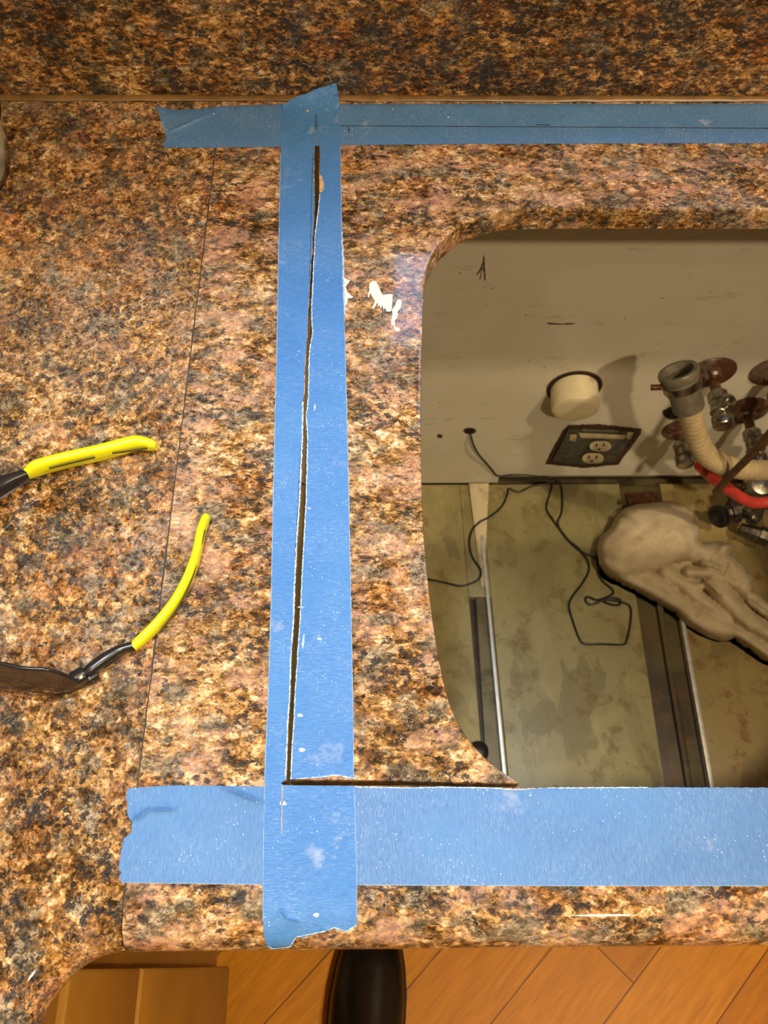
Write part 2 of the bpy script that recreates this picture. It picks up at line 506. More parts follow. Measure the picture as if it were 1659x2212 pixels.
def wood_floor():
    n = NT('oak_planks')
    A = hz(1185, 2055, 0); B = hz(1060, 2212, 0)
    ang = math.atan2(A.y-B.y, A.x-B.x)
    # u across the planks, v along them
    w0 = 0.1125
    r = n.map(rot=(0, 0, -ang))
    # texture space: x along plank, y across; shift so a joint lies on the line A-B
    ya = -A.x*math.sin(ang)+A.y*math.cos(ang)
    e = hz(1370, 2125, 0); xe = e.x*math.cos(ang)+e.y*math.sin(ang)
    br = n.t.nodes.new('ShaderNodeTexBrick')
    v = n.map(r, loc=(-xe+3.2, -ya+w0*40, 0))
    n.link(v, br.inputs['Vector'])
    br.offset = .5; br.squash = 1
    for k, val in (('Scale', 1), ('Mortar Size', .0009), ('Mortar Smooth', .3), ('Bias', 0), ('Brick Width', 1.6), ('Row Height', w0)): br.inputs[k].default_value = val
    br.inputs['Color1'].default_value = (.44, .175, .006, 1)
    br.inputs['Color2'].default_value = (.54, .235, .010, 1)
    br.inputs['Mortar'].default_value = (.06, .018, .006, 1)
    g = n.noise(6, 5, .6, n.map(r, scale=(2.2, 22, 1)), .6)
    c = n.mix(1.0, br.outputs[0], n.ramp(g, [(.3, (.78, .72, .62)), (.7, (1.12, 1.1, 1.0))]), 'MULTIPLY')
    k = n.ramp(n.noise(40, 3, .5, n.map(r, scale=(.5, 1.4, 1))), [(.70, 0), (.74, .6)])
    c = n.mix(k, c, (.16, .05, .012))
    return n.set(c, .42, 0, .25)
M['rusty'] = rusty(); M['rust'] = rust(); M['worn'] = chrome_worn(); M['plate'] = steel_plate()
M['lam_mid'] = laminate('laminate_mid', (.33, .30, .155), (.19, .14, .05), .75, 2)
M['lam_left'] = laminate('laminate_left', (.36, .32, .165), (.20, .15, .05), .4, 6)
M['lam_right'] = laminate('laminate_right', (.33, .26, .11), (.20, .095, .02), 1.0, 9)
M['dark_board'] = laminate('dark_channel', (.085, .065, .040), (.15, .075, .04), .7, 4)
M['olive_board'] = laminate('olive_channel', (.19, .17, .10), (.06, .045, .03), .6, 3)
M['strip'] = laminate('painted_strip', (.62, .56, .38), (.28, .13, .05), .6, 1)
M['back'] = back_mat()
M['floor'] = wood_floor()
M['cab_wood'] = simple('honey_maple', (.40, .21, .035), .35, 0, .12, 12)
def cloth():
    n = NT('cotton_rag')
    f = n.noise(45, 5, .6)
    c = n.ramp(f, [(.3, (.52, .44, .30)), (.6, (.68, .59, .42))])
    c = n.mix(n.ramp(n.noise(28, 3, .5, n.map(loc=(3, 3, 0))), [(.68, 0), (.73, .45)]), c, (.35, .25, .14))
    n.bump(n.math('ADD', n.noise(700, 2), n.math('MULTIPLY', f, 2)), .45, .0012)
    return n.set(c, .95, 0, .1)
M['cloth'] = cloth()
def plastic(name, col, rough=.08, trans=1.0, ior=1.46):
    n = NT(name)
    return n.set(col, rough, 0, .5, Transmission_Weight=trans, IOR=ior)
M['lens'] = plastic('tinted_lens', (.10, .065, .04), .06, .55)
M['clear'] = plastic('clear_plastic', (.85, .88, .82), .06, 1.0)
def thin_glass():
    n = NT('window_glass')
    t = n.t.nodes.new('ShaderNodeBsdfTransparent'); g = n.t.nodes.new('ShaderNodeBsdfGlossy'); g.inputs['Roughness'].default_value = .02
    m = n.t.nodes.new('ShaderNodeMixShader'); m.inputs[0].default_value = .06
    n.link(t.outputs[0], m.inputs[1]); n.link(g.outputs[0], m.inputs[2])
    n.link(m.outputs[0], n.t.nodes['Material Output'].inputs['Surface'])
    return n.m
M['glass'] = thin_glass()
M['old_metal'] = simple('corroded_dark_metal', (.075, .062, .048), .35, .6, .5, 120, .2)
M['white_paper'] = simple('white_contents', (.82, .80, .72), .8)

# ------------------------------------------------------------------ the room
X0, X1, Y0 = -1.6, 2.2, -2.4
def struct(o): return tag(o, kind='structure')
struct(box('floor', (X0, Y0, -.05), (X1, .78, 0), M['floor']))
struct(box('ceiling', (X0, Y0, CEIL), (X1, .82, CEIL+.05), M['ceil']))
struct(box('wall_left', (X0-.05, Y0, 0), (X0, .82, CEIL), M['wall']))
struct(box('wall_right', (X1, Y0, 0), (X1+.05, .82, CEIL), M['wall']))
struct(box('wall_front', (X0, Y0-.05, 0), (X1, Y0, CEIL), M['wall']))
WX0, WX1, WZ0, WZ1 = -.01, 1.06, ZC+.175, ZC+.50
bm = bmesh.new()
YW = YBS+.02
for lo, hi in (((X0, YW, ZC-.02), (WX0, YW+.03, CEIL)), ((WX1, YW, ZC-.02), (X1, YW+.03, CEIL)), ((WX0, YW, ZC-.02), (WX1, YW+.006, WZ0)), ((WX0, YW, WZ1), (WX1, YW+.03, CEIL)), ((X0, YW+.03, ZC-.06), (X1, .82, ZC-.02)), ((X0, YB+.03, 0), (X1, .82, ZC-.02))):
    box_bm(bm, lo, hi)
struct(finish('wall_back', bm, M['wall'], None, 0))
win = empty('window_1', (WX0, YW, WZ0)); struct(win)
bm = bmesh.new()
fw = .030
for lo, hi in (((WX0, YW+.006, WZ0), (WX0+fw, YW+.026, WZ1)), ((WX1-fw, YW+.006, WZ0), (WX1, YW+.026, WZ1)), ((WX0+fw, YW+.006, WZ0), (WX1-fw, YW+.026, WZ0+fw)), ((WX0+fw, YW+.006, WZ1-fw), (WX1-fw, YW+.026, WZ1))):
    box_bm(bm, lo, hi)
finish('window_frame', bm, M['white_trim'], win)
box('window_pane', (WX0+fw, YW+.014, WZ0+fw), (WX1-fw, YW+.017, WZ1-fw), M['glass'], win)

def emis(name, col, st):
    n = NT(name); return n.set((.8, .8, .8), .5, Emission_Color=(*col, 1), Emission_Strength=st)
M['lamp_glow'] = emis('lamp_glow', WARM, 6)
for i, (lx, ly, lp) in enumerate(LAMPS+[(-.15, .255, 0)]):  # last entry is the housing of the added cool spot
    t = empty('recessed_lamp', (lx, ly, CEIL))
    tag(t, ['recessed ceiling lamp behind the photographer to the right', 'recessed ceiling lamp over the sink opening', 'recessed ceiling lamp over the left counter', 'cool white recessed ceiling lamp above the taped strip'][i], 'lamp', 'recessed ceiling lamps')
    lathe('lamp_trim', (lx, ly, CEIL), (0, 0, -1), [(0, .085), (.008, .083), (.010, .064), (.002, .062)], M['white_trim'], t, 40, cap0=False, cap1=False)
    lathe('lamp_diffuser', (lx, ly, CEIL), (0, 0, -1), [(0, .062), (.004, .062), (.005, .0)], M['lamp_glow'], t, 40)

# ------------------------------------------------------------------ granite counter
def loop_offset(lp, offs, ccw_material_left):
    """offset each vertex of a closed loop into the material"""
    n = len(lp); out = []
    for i in range(n):
        a, b, c = V(lp[i-1]), V(lp[i]), V(lp[(i+1) % n])
        d1 = (b-a).normalized() if (b-a).length > 1e-9 else V((1, 0)); d2 = (c-b).normalized() if (c-b).length > 1e-9 else d1
        n1, n2 = V((-d1.y, d1.x)), V((-d2.y, d2.x))
        m = n1+n2
        m = m/max(m.length_squared/2, .5) if m.length > 1e-6 else n1
        if not ccw_material_left: m = -m
        out.append(b+m*offs[i])
    return out
def area(lp): return sum(lp[i-1][0]*lp[i][1]-lp[i][0]*lp[i-1][1] for i in range(len(lp)))/2
def slab(bm, outer, ob, holes, hb, z1, z0):
    """stone slab with eased edges: ob / hb edge radii per vertex"""
    tops = []; allr = []
    for lp, bv in [(outer, ob)]+list(zip(holes, hb)):
        ml = (area(lp) > 0) if lp is outer else (area(lp) < 0)
        t1 = loop_offset(lp, bv, ml); t2 = loop_offset(lp, [x*.3 for x in bv], ml)
        tops.append([(p.x, p.y) for p in t1])
        allr.append((t1, t2, lp, bv))
    ov, fs = triangulate(tops)
    tv = [bm.verts.new((v.x, v.y, z1)) for v in ov]
    bv_ = {}
    for f in fs: bm.faces.new([tv[i] for i in f])
    ov2, fs2 = triangulate([outer]+list(holes))
    bv2 = [bm.verts.new((v.x, v.y, z0)) for v in ov2]
    for f in fs2: bm.faces.new([bv2[i] for i in f])
    for t1, t2, lp, bb in allr:
        n = len(lp)
        r = [[bm.verts.new((t1[i][0], t1[i][1], z1)) for i in range(n)],
             [bm.verts.new((t2[i][0], t2[i][1], z1-bb[i]*.3)) for i in range(n)],
             [bm.verts.new((lp[i][0], lp[i][1], z1-bb[i])) for i in range(n)],
             [bm.verts.new((lp[i][0], lp[i][1], z0)) for i in range(n)]]
        for a, b in zip(r, r[1:]):
            for i in range(n):
                j = (i+1) % n
                bm.faces.new((a[i], a[j], b[j], b[i]))
    bmesh.ops.remove_doubles(bm, verts=bm.verts[:], dist=1e-6)
def nose(bm, path):
    """bullnose: path of (x, y, outward x, outward y)"""
    prof = [(R*math.sin(a*PI/12), -R+R*math.cos(a*PI/12)) for a in range(13)]+[(-.02, -2*R), (-.02, -R)]
    rows = [[bm.verts.new((x+ox*s, y+oy*s, ZC+z)) for s, z in prof] for x, y, ox, oy in path]
    for a, b in zip(rows, rows[1:]):
        for k in range(len(prof)-1): bm.faces.new((a[k], a[k+1], b[k+1], b[k]))
    bm.faces.new(rows[0]); bm.faces.new(rows[-1])

def cpx(pts): return [(hz(x, y, ZC).x, hz(x, y, ZC).y) for x, y in pts]
SLOT = [(279,680,690),(300,679.5,691),(330,679,691),(374,678,690),(419,679,690),(455,679,687),(509,676,680),(538,675,679),(568,672,677),(598,670,676),(628,668,675),(658,666.6,673),(688,664,673),(718,664,675),(747,661,670),(777,660,667),(807,658,667),(837,658,666),(867,655,665),(897,655,661),(943,654,664),(1081,648,661),(1153,643,657),(1243,638,652),(1334,635,648),(1424,628.6,642),(1497,627,637),(1569,622,634),(1623,620,630),(1684,618,628)]
OPEN = [(1122,1692),(1112,1683),(1085,1666),(1060,1648),(1035,1623),(1010,1594),(992,1565),(975,1530),(962,1488),(952,1440),(943,1392),(935,1340),(928,1288),(922,1230),(917,1175),(914,1120),(911.5,1060),(910,1000),(909,930),(909,860),(910,790),(912,720),(914,660),(917,610),(921,580),(928,560),(938,540),(952,521),(970,504),(990,489),(1014,477),(1040,467),(1068,459),(1090,455),(1125,453),(1200,451.5),(1400,451.5),(1659,452)]
hole_px = [(678.5, 262), (684, 262)]+[(r-1.2, y) for y, l, r in SLOT]+[(700,1686),(764,1684),(900,1688),(1010,1690)]+OPEN
hole = cpx(hole_px)
nslot = 2+len(SLOT)+4
yfr, ybk = hz(1659, 1701, ZC).y, hz(1659, 452, ZC).y
for a in range(9):
    q = -PI/2+PI*a/16 if False else PI/2-PI/2*a/8
    hole.append((.60+.10*math.cos(q), ybk-.10+.10*math.sin(q)))
for a in range(9):
    q = -PI/2*a/8
    hole.append((.60+.10*math.cos(q), yfr+.10+.10*math.sin(q)))
back_side = cpx([(1659,1700.5),(1300,1700),(1122,1700.5),(900,1697),(770,1697),(640,1696),(612,1695),(607,1692),(612,1688)]+[(l+1.2, y) for y, l, r in reversed(SLOT)])
nb = len(back_side)
hole += back_side
hb = [.0002]*nslot+[.0016]*len(OPEN)+[.0016]*18+[.0012]*3+[.0002]*(nb-3)
XR = 1.5
front_y = YFLAT
bm = bmesh.new()
outer = [(SEAM+.0003, front_y), (XR, front_y), (XR, YW), (SEAM+.0003, YW)]
slab(bm, outer, [0.0, 0, 0, 0], [hole], [hb], ZC, ZC-.020)
nose(bm, [(SEAM+.0003, YFLAT, 0, -1), (XR, YFLAT, 0, -1)])
sl_mid = finish('granite_countertop', bm, M['granite_mid'], None, 18)
tag(sl_mid, 'brown speckled granite sink countertop with a curved cutout and a narrow sawn slot', 'countertop')
CX, CY, RI = -.128, -.031, .038+R
arc = [(CX+RI*math.cos(PI/2+PI/2*k/16), CY+RI*math.sin(PI/2+PI/2*k/16)) for k in range(17)]
bm = bmesh.new()
outer = [(SEAM-.0003, YW), (SEAM-.0003, front_y)]+[(x, y) for x, y in arc]+[(CX-RI, -.9), (-.95, -.9), (-.95, YW)]
slab(bm, outer, [0.0]*len(outer), [], [], ZC, ZC-.020)
path = [(SEAM-.0003, YFLAT, 0, -1)]+[(x, y, (CX-x)/RI, (CY-y)/RI) for x, y in arc]+[(CX-RI, -.9, 1, 0)]
nose(bm, path)
sl_left = finish('granite_countertop', bm, M['granite_left'], None, 18)
tag(sl_left, 'brown speckled granite corner countertop left of the thin dark seam, under the safety glasses', 'countertop')
# the seam between the slabs, filled with dark epoxy
bm = bmesh.new()
ss = [V((SEAM+random.uniform(-.00025, .00025), YFLAT+(YW-YFLAT)*k/90, ZC-.00022)) for k in range(91)]
sweep_bm(bm, ss, [random.uniform(.0009, .0022) for _ in ss], .0006, 6, (0, 0, 1))
finish('seam_filler', bm, M['groove'], sl_left)
bm = bmesh.new()
box_bm(bm, (-.95, YBS, ZC+.0004), (XR, YBS+.0195, ZC+.16), .0)
bs = finish('backsplash', bm, M['granite_splash'], None, 0)
tag(bs, 'dark brown speckled granite backsplash standing along the back of the counter', 'backsplash')
# caulk along the backsplash foot
cp = [V((-.90+2.3*k/160, YBS-.002+random.uniform(-.0004, .0004), ZC+.0012)) for k in range(161)]
ck = sweep('caulk_bead', cp, [.0075+random.uniform(-.001, .001) for _ in cp], .0040, M['caulk'], None, 8, (0, 0, 1))
tag(ck, 'thin amber caulk bead in the corner between backsplash and counter', 'caulk')

# marks that are stuck to the stone
def blob(cx, cy, rx, ry, n=26, rough=.35, rot=0):
    out = []
    for k in range(n):
        a = 2*PI*k/n; r = 1+random.uniform(-rough, rough)
        x, y = rx*r*math.cos(a), ry*r*math.sin(a)
        out.append((cx+x*math.cos(rot)-y*math.sin(rot), cy+x*math.sin(rot)+y*math.cos(rot)))
    return out
def zoomed(pts, x0, y0, s): return [(x0+a*s, y0+b*s) for a, b in pts]
q = .2411
smear1 = zoomed([(440,775),(470,780),(500,850),(525,900),(560,895),(615,890),(612,960),(604,1040),(590,1050),(560,1048),(545,1010),(535,1040),(520,990),(505,1030),(500,985),(478,1010),(488,960),(460,1000),(440,1030),(432,1020),(455,950),(430,915),(418,880),(400,925),(392,912),(408,850),(400,835),(410,790)], 700, 420, q)
smear2 = zoomed([(655,945),(685,940),(695,960),(688,1015),(660,1050),(655,1110),(635,1125),(632,1180),(680,1205),(672,1222),(640,1228),(622,1180),(600,1165),(604,1115),(612,1080),(610,1030),(640,990)], 700, 420, q)
smear3 = zoomed([(175,740),(200,760),(235,770),(190,830),(212,880),(265,925),(212,930),(205,980),(185,1000),(165,960),(172,860)], 700, 420, q)
for s_ in (smear1, smear2, smear3):
    sheet('adhesive_smear', dense(s_, 2.0, .5), surf, .0001, .0004, M['white_dust'], sl_mid, grid=0, sm=0)

# ------------------------------------------------------------------ blue masking tape
TH = .00016
def wrinkle(lines):
    def f(x, y):
        h = 0
        for (x0, y0, x1, y1, w, a) in lines:
            dx, dy = x1-x0, y1-y0; L2 = dx*dx+dy*dy
            t = max(0, min(1, ((x-x0)*dx+(y-y0)*dy)/L2))
            d = math.hypot(x-x0-t*dx, y-y0-t*dy)
            h += a*math.exp(-(d/w)**2)*(math.sin(PI*min(max(t, .08), .95))**.5)
        return h
    f.lines = lines
    return f
def tsurf(x, y, h):
    p = surf(x, y, h)
    a = max(0, min(1, (p.y-(YBS-.013))/.007)); b = max(0, min(1, (ZC+.011-p.z)/.005))
    return p-(p-CP).normalized()*.0048*a*b
top_out = [(338,229),(350,232),(385,237),(430,235),(480,229),(606,225),(900,224.5),(1300,224),(1800,223),(1800,309),(1300,310),(900,312),(735,314),(606,317),(520,318),(430,319),(356,319),(352,312),(359,300),(357,290),(351,276),(344,250)]
tp1 = sheet('masking_tape', dense(top_out, 9, .35), surf, .00015, TH, M['tape_h'], None, 20, bump=wrinkle([(353,290,450,246,3.5,.0013)]))
tag(tp1, 'strip of blue masking tape running along the foot of the backsplash', 'tape', 'blue masking tape strips')
ribbon('pencil_line', [(672,271),(900,272.5),(1200,274),(1500,276),(1790,278)], surf, .00045, .00006, 1.5, M['pencil'], tp1, 8, .3)
ribbon('pencil_mark', [(753,273),(755,287)], surf, .00045, .00006, 3.0, M['pencil'], tp1, 3, .4)
ribbon('pencil_mark', [(1158,269),(1190,270)], surf, .00045, .00006, 1.8, M['pencil'], tp1, 3, .4)
bot_out = [(274,1708),(277,1703),(300,1701),(340,1698),(390,1696.5),(568,1699),(640,1701),(764,1699.5),(800,1700),(880,1702),(960,1700.5),(1060,1702),(1115,1706),(1150,1704),(1210,1702),(1400,1701),(1800,1701.5),(1800,1916),(1659,1914),(1200,1914),(770,1912),(568,1911),(262,1907),(258,1898),(262,1884),(256,1878),(260,1850),(264,1825),(267,1812),(276,1805),(284,1798),(286,1776),(279,1768),(274,1752),(276,1735),(272,1725)]
jj = [0]*len(bot_out)
for i in range(6, 16): jj[i] = .9
for i in range(22, len(bot_out)): jj[i] = 1.3
tp2 = sheet('masking_tape', dense(bot_out, 6, jits=jj), surf, .00015, TH, M['tape_h'], None, 26,
            bump=wrinkle([(286,1775,322,1750,5,.0022),(322,1750,382,1748,4,.0018),(486,1702,568,1733,5,.0022),(1150,1715,1225,1722,16,.0007)]))
tag(tp2, 'wide strip of blue masking tape along the front edge of the sink opening', 'tape', 'blue masking tape strips')
# the long strip over the cut, slit open along the saw line
rj = [(r+random.uniform(-.2, 1.0), y) for y, l, r in SLOT]
lj = [(l-random.uniform(-.2, .8), y) for y, l, r in SLOT]
vert = [(611,226),(640,209),(660,203),(680,193),(705,186),(726,179),(730,200),(733,225),(735,314),(737,420),(740,600),(744,700),(747,800),(752,1000),(756,1200),(760,1400),(763,1560),(764,1682),
        (750,1680),(735,1676),(720,1675),(706,1678),(680,1681),(655,1681),(640,1683),(629,1684)]
i_r0 = len(vert)
vert += list(reversed(rj))
vert += [(686,268),(683.5,246),(681.5,262)]
vert += lj
i_l1 = len(vert)
vert += [(613,1687),(607,1692),(612,1696),(660,1697),(720,1697.5),(765,1697.5),(767,1760),(770,1880),(771,1960),(772,1998),(760,2003),(748,2013),(735,2010),(720,2004),(700,2013),(680,2017),(660,2024),(640,2025),(632,2036),(626,2046),(605,2050),(590,2051),(577,2044),(571,2025),(568,1990),(568,1880),(570,1760),(573,1640),(580,1480),(586,1280),(590,1080),(594,900),(597,800),(600,640),(603,480),(606,330),(608,260)]
jv = [0]*len(vert)
for i in list(range(0, 5))+list(range(17, 26)): jv[i] = .8
for i in range(i_r0, i_l1): jv[i] = .9
for i in range(i_l1+9, i_l1+20): jv[i] = 1.2
tp3 = sheet('masking_tape', dense(vert, 5, jits=jv), tsurf, .00042, TH, M['tape_v'], None, 22,
            bump=wrinkle([(605,1962,622,1985,4,.0012),(622,1985,650,1990,3,.0010),(703,2008,735,2015,4,.001)]))
tag(tp3, 'long strip of blue masking tape slit open lengthwise from backsplash to front edge', 'tape', 'blue masking tape strips')
ribbon('torn_edge', [(r+.6, y) for y, l, r in SLOT[4:]], surf, .00062, .0001, 1.9, M['torn'], tp3, 3, 1.0)
ribbon('torn_edge', [(l-1.0, y) for y, l, r in SLOT[18:]], surf, .00062, .0001, 2.6, M['torn'], tp3, 3, 1.1)
ribbon('torn_edge', [(764,1681),(750,1679),(735,1675),(720,1674.5),(706,1677),(680,1680),(640,1682)], surf, .00062, .0001, 2.2, M['torn'], tp3, 3, 1.0)
ribbon('torn_edge', [(768,1700),(880,1702),(960,1700.5),(1060,1702),(1115,1706),(1150,1704),(1210,1702),(1400,1701)], surf, .00040, .0001, 2.0, M['torn'], tp2, 4, .9)
ribbon('torn_edge', [(577,2044),(590,2050),(626,2045),(640,2024),(680,2016),(700,2012),(722,2004),(748,2012),(771,1997)], surf, .00072, .0001, 2.2, M['torn'], tp3, 3, .8)
ribbon('torn_edge', [(739,500),(741,560),(743,620),(745,680)], surf, .00070, .0001, 3.4, M['chalk'], tp3, 2.5, 1.6)
ribbon('cut_line', [(683,244),(682,280)], surf, .00064, .00006, 1.6, M['pencil'], tp3, 4, .3)
ribbon('cut_line', [(676,330),(673,420),(671,520),(669,600)], surf, .00064, .00006, 1.0, M['pencil'], tp3, 6, .2)
ribbon('cut_line', [(650,960),(645,1060),(640,1150),(636,1240)], surf, .00064, .00006, 1.0, M['pencil'], tp3, 6, .2)
ribbon('cut_line', [(610,1697),(609,1750),(608,1802)], surf, .00064, .00008, 1.7, M['chip'], tp3, 4, .5)
sheet('chipped_patch', dense([(690,376),(696,382),(700,398),(699,410),(694,415),(690,416)], 2, .4), surf, .00064, .0003, M['chip'], tp3, 0)
for x, y, a, b in ((655,1385,3,26),(650,1312,10,3),(690,1380,8,4),(648,1545,9,6),(652,1620,10,8),(680,880,3,12),(612,1735,10,8),(668,1098,6,3)):
    sheet('dust_smear', blob(x, y, a*.7, b*.6, 44, .28, .1), surf, .00062, .00010, M['chalk'], tp3, 0)
sheet('dust_smear', blob(1180, 1721, 30, 8, 34, .35, .12), surf, .00040, .0002, M['chalk'], tp2, 0)
sheet('dust_smear', blob(683, 1976, 6, 5, 34, .25), surf, .00064, .0004, M['chalk'], tp3, 0)

M['rim'] = simple('tape_edge', (.26, .42, .62), .7)  # paler blue lines paint the light that the tape sides catch
ribbon('tape_rim', [(606,330),(603,480),(600,640),(597,800),(594,900),(590,1080),(586,1280),(580,1480),(573,1640),(570,1760),(568,1880),(568,1990)], surf, .00060, .00006, 1.3, M['rim'], tp3, 8, .5)
ribbon('tape_rim', [(735,314),(737,420),(740,600),(744,700),(747,800),(752,1000),(756,1200),(760,1400),(763,1560),(764,1680)], surf, .00060, .00006, 1.2, M['rim'], tp3, 8, .5)
ribbon('tape_rim', [(765,1700),(767,1760),(770,1880),(771,1990)], surf, .00060, .00006, 1.3, M['rim'], tp3, 8, .4)
ribbon('tape_rim', [(262,1906.5),(566,1910.5)], surf, .00034, .00006, 1.3, M['rim'], tp2, 8, .4)
ribbon('tape_rim', [(772,1911.5),(1200,1913.5),(1659,1913.5),(1790,1915)], surf, .00034, .00006, 1.2, M['rim'], tp2, 8, .4)

# stone chips lying on the tape and the corner
for i, (x, y, s, lab) in enumerate([(650,228,7,'tan stone chip on the tape crossing, left one of a pair'),(664,241,7,'tan stone chip on the tape crossing, just right of its twin'),(815,219,9,'largest tan stone chip, lying on the caulk right of the tape crossing'),(782,218,4,'tiny stone chip on the caulk between tape crossing and largest chip'),(848,237,5,'small orange stone chip on the back tape right of the crossing'),(968,254,4,'white stone crumb on the back tape above the sink opening'),(462,247,4,'white crumb on the creased left end of the back tape'),(705,237,3,'pale crumb on the tape crossing near its right edge'),(214,230,4,'white crumb on bare granite close to the backsplash')]):
    p = surf(x, y, .0006); r = s*.00019
    bm = bmesh.new()
    bmesh.ops.create_icosphere(bm, subdivisions=1, radius=r)
    for v in bm.verts: v.co = V((v.co.x*random.uniform(.7, 1.3), v.co.y*random.uniform(.7, 1.3), v.co.z*.5*random.uniform(.7, 1.2)))+p+V((0, 0, r*.45))
    o = finish('stone_chip', bm, M['chip'] if i < 5 else M['white_dust'], None, 0)
    tag(o, lab, 'chip', 'stone chips from the cut')

# ------------------------------------------------------------------ safety glasses
g = empty('safety_glasses', hz(100, 1480, ZC))
tag(g, 'safety glasses with dark tinted lens and black and neon yellow temples on the left counter', 'glasses')
def gp(pts, z): return [hz(a, b, ZC+z) for a, b in pts]
p = smooth_path(gp([(287,1398),(310,1378),(345,1343),(380,1298),(408,1245),(425,1195),(434,1150),(444,1122),(450,1115)], .0058), 5)
bm = bmesh.new(); sweep_bm(bm, p, interp(p, len(p), [.0052,.0058,.0058,.0058,.0056,.0052,.0052,.0050,.0034]), interp(p, len(p), [.007,.009,.0105,.0105,.0105,.0105,.0105,.009,.006]), 14, (0, 0, 1), 2.6)
t1 = finish('temple_tip', bm, M['neon'], g, 50)
p = smooth_path(gp([(348,1362),(385,1312),(413,1255),(430,1200),(443,1145)], .0072), 6)
sweep('grip_groove', p, .0005, .0022, M['neon_groove'], t1, 6, (0, 0, 1))
p = smooth_path(gp([(186,1457),(196,1449),(213,1436),(240,1417),(262,1404),(288,1396)], .0062), 5)
t2 = sweep('temple_arm', p, interp(p, len(p), [.0050,.0066,.0068,.0066,.0052,.0048]), interp(p, len(p), [.009,.010,.010,.008,.007]), M['black_plastic'], g, 14, (0, 0, 1), 3)
# hinge
p = gp([(158,1470),(185,1455)], .0090)
sweep('hinge_block', p, .0085, .009, M['black_plastic'], g, 12, (0, 0, 1), 4)
lathe('hinge_screw', hz(174, 1462, ZC+.0136), (0, 0, 1), [(0, .0015), (.0006, .0014), (.0008, .0007)], M['brass'], g, 16)
# far temple
p = smooth_path([hz(a, b, ZC+z) for a, b, z in [(57,1025,.010),(75,1014,.010),(100,1005,.010),(160,990,.009),(220,977,.008),(270,963,.007),(298,957,.007),(325,961,.007),(338,965,.007)]], 5)
t3 = finish('temple_tip', (lambda b: (sweep_bm(b, p, interp(p, len(p), [.0052,.0075,.0072,.0072,.0075,.0078,.0080,.0065,.0038]), interp(p, len(p), [.009,.013,.014,.014,.014,.013,.012,.010,.006]), 14, (0, 0, 1), 2.6), b)[1])(bmesh.new()), M['neon'], g, 50)
for line, zz in (([(106,1012),(150,1001),(205,988)], .0175), ([(243,979),(280,974),(318,968)], .0145)):
    p = smooth_path(gp(line, zz), 6)
    sweep('grip_slot', p, .0010, .0018, M['neon_groove'], t3, 8, (0, 0, 1))
p = smooth_path([hz(a, b, ZC+z) for a, b, z in [(-75,1092,.016),(-30,1068,.014),(0,1052,.012),(30,1038,.011),(60,1026,.010)]], 5)
sweep('temple_arm', p, interp(p, len(p), [.012,.012,.011,.008,.0058]), interp(p, len(p), [.014,.014,.013,.011,.009]), M['black_plastic'], g, 14, (0, 0, 1), 3)
# curved lens shield: low edge resting on the stone, high edge 33 mm up
low = smooth_path(gp([(-330,1370),(-240,1440),(-140,1478),(-60,1489),(0,1491),(60,1501),(100,1503),(125,1499),(165,1482)], .0022), 6)
hi_z = interp(low, len(low), [.034,.034,.034,.034,.034,.033,.031,.026,.012])
hi_px = smooth_path([V((a, b, 0)) for a, b in [(-360,1330),(-270,1390),(-160,1425),(-60,1434),(0,1437),(50,1447),(100,1450),(130,1458),(168,1476)]], 6)
high = [hz(a.x, a.y, ZC+z) for a, z in zip(hi_px, hi_z)]
bm = bmesh.new()
rowsA, rowsB = [], []
for a, b in zip(low, high):
    ra, rb = [], []
    for k in range(7):
        t = k/6; c = a.lerp(b, t)+V((0, -.0035, 0))*math.sin(PI*t)
        ra.append(bm.verts.new(c)); rb.append(bm.verts.new(c+V((.0002, .0020, 0))))
    rowsA.append(ra); rowsB.append(rb)
for rows in (rowsA, rowsB):
    for a, b in zip(rows, rows[1:]):
        for k in range(6): bm.faces.new((a[k], a[k+1], b[k+1], b[k]))
for i in range(len(rowsA)-1):
    for k in (0, 6): bm.faces.new((rowsA[i][k], rowsA[i+1][k], rowsB[i+1][k], rowsB[i][k]))
for i in (0, -1):
    for k in range(6): bm.faces.new((rowsA[i][k], rowsA[i][k+1], rowsB[i][k+1], rowsB[i][k]))
lens = finish('lens_shield', bm, M['lens'], g, 60)
sweep('lens_rim', [c+V((0, .001, 0)) for c in high], .0022, .0018, M['black_plastic'], lens, 8)
p = smooth_path(gp([(117,1502),(135,1493),(165,1480),(195,1468),(212,1458)], .0035), 5)
sweep('brow_bar', p, interp(p, len(p), [.002,.0042,.0052,.0052,.003]), interp(p, len(p), [.004,.006,.008,.008,.006]), M['black_plastic'], g, 12, (0, 0, 1), 3)

# ------------------------------------------------------------------ clear tub at the left edge
c = hz(17, 330, ZC+.020); c = V((c.x-.080, c.y, ZC+.0002))
tub = empty('plastic_tub', c)
tag(tub, 'clear round plastic tub of white powder at the left edge of the counter', 'tub')
lathe('tub_wall', c, (0, 0, 1), [(0, .070), (.001, .074), (.020, .078), (.042, .081), (.044, .0825), (.0445, .080), (.042, .0790), (.020, .0760), (.003, .072), (.003, .001)], M['clear'], tub, 64)
lathe('tub_contents', c+V((0, 0, .0035)), (0, 0, 1), [(0, .0705), (.018, .0745), (.022, .070), (.023, .001)], M['white_paper'], tub, 48)

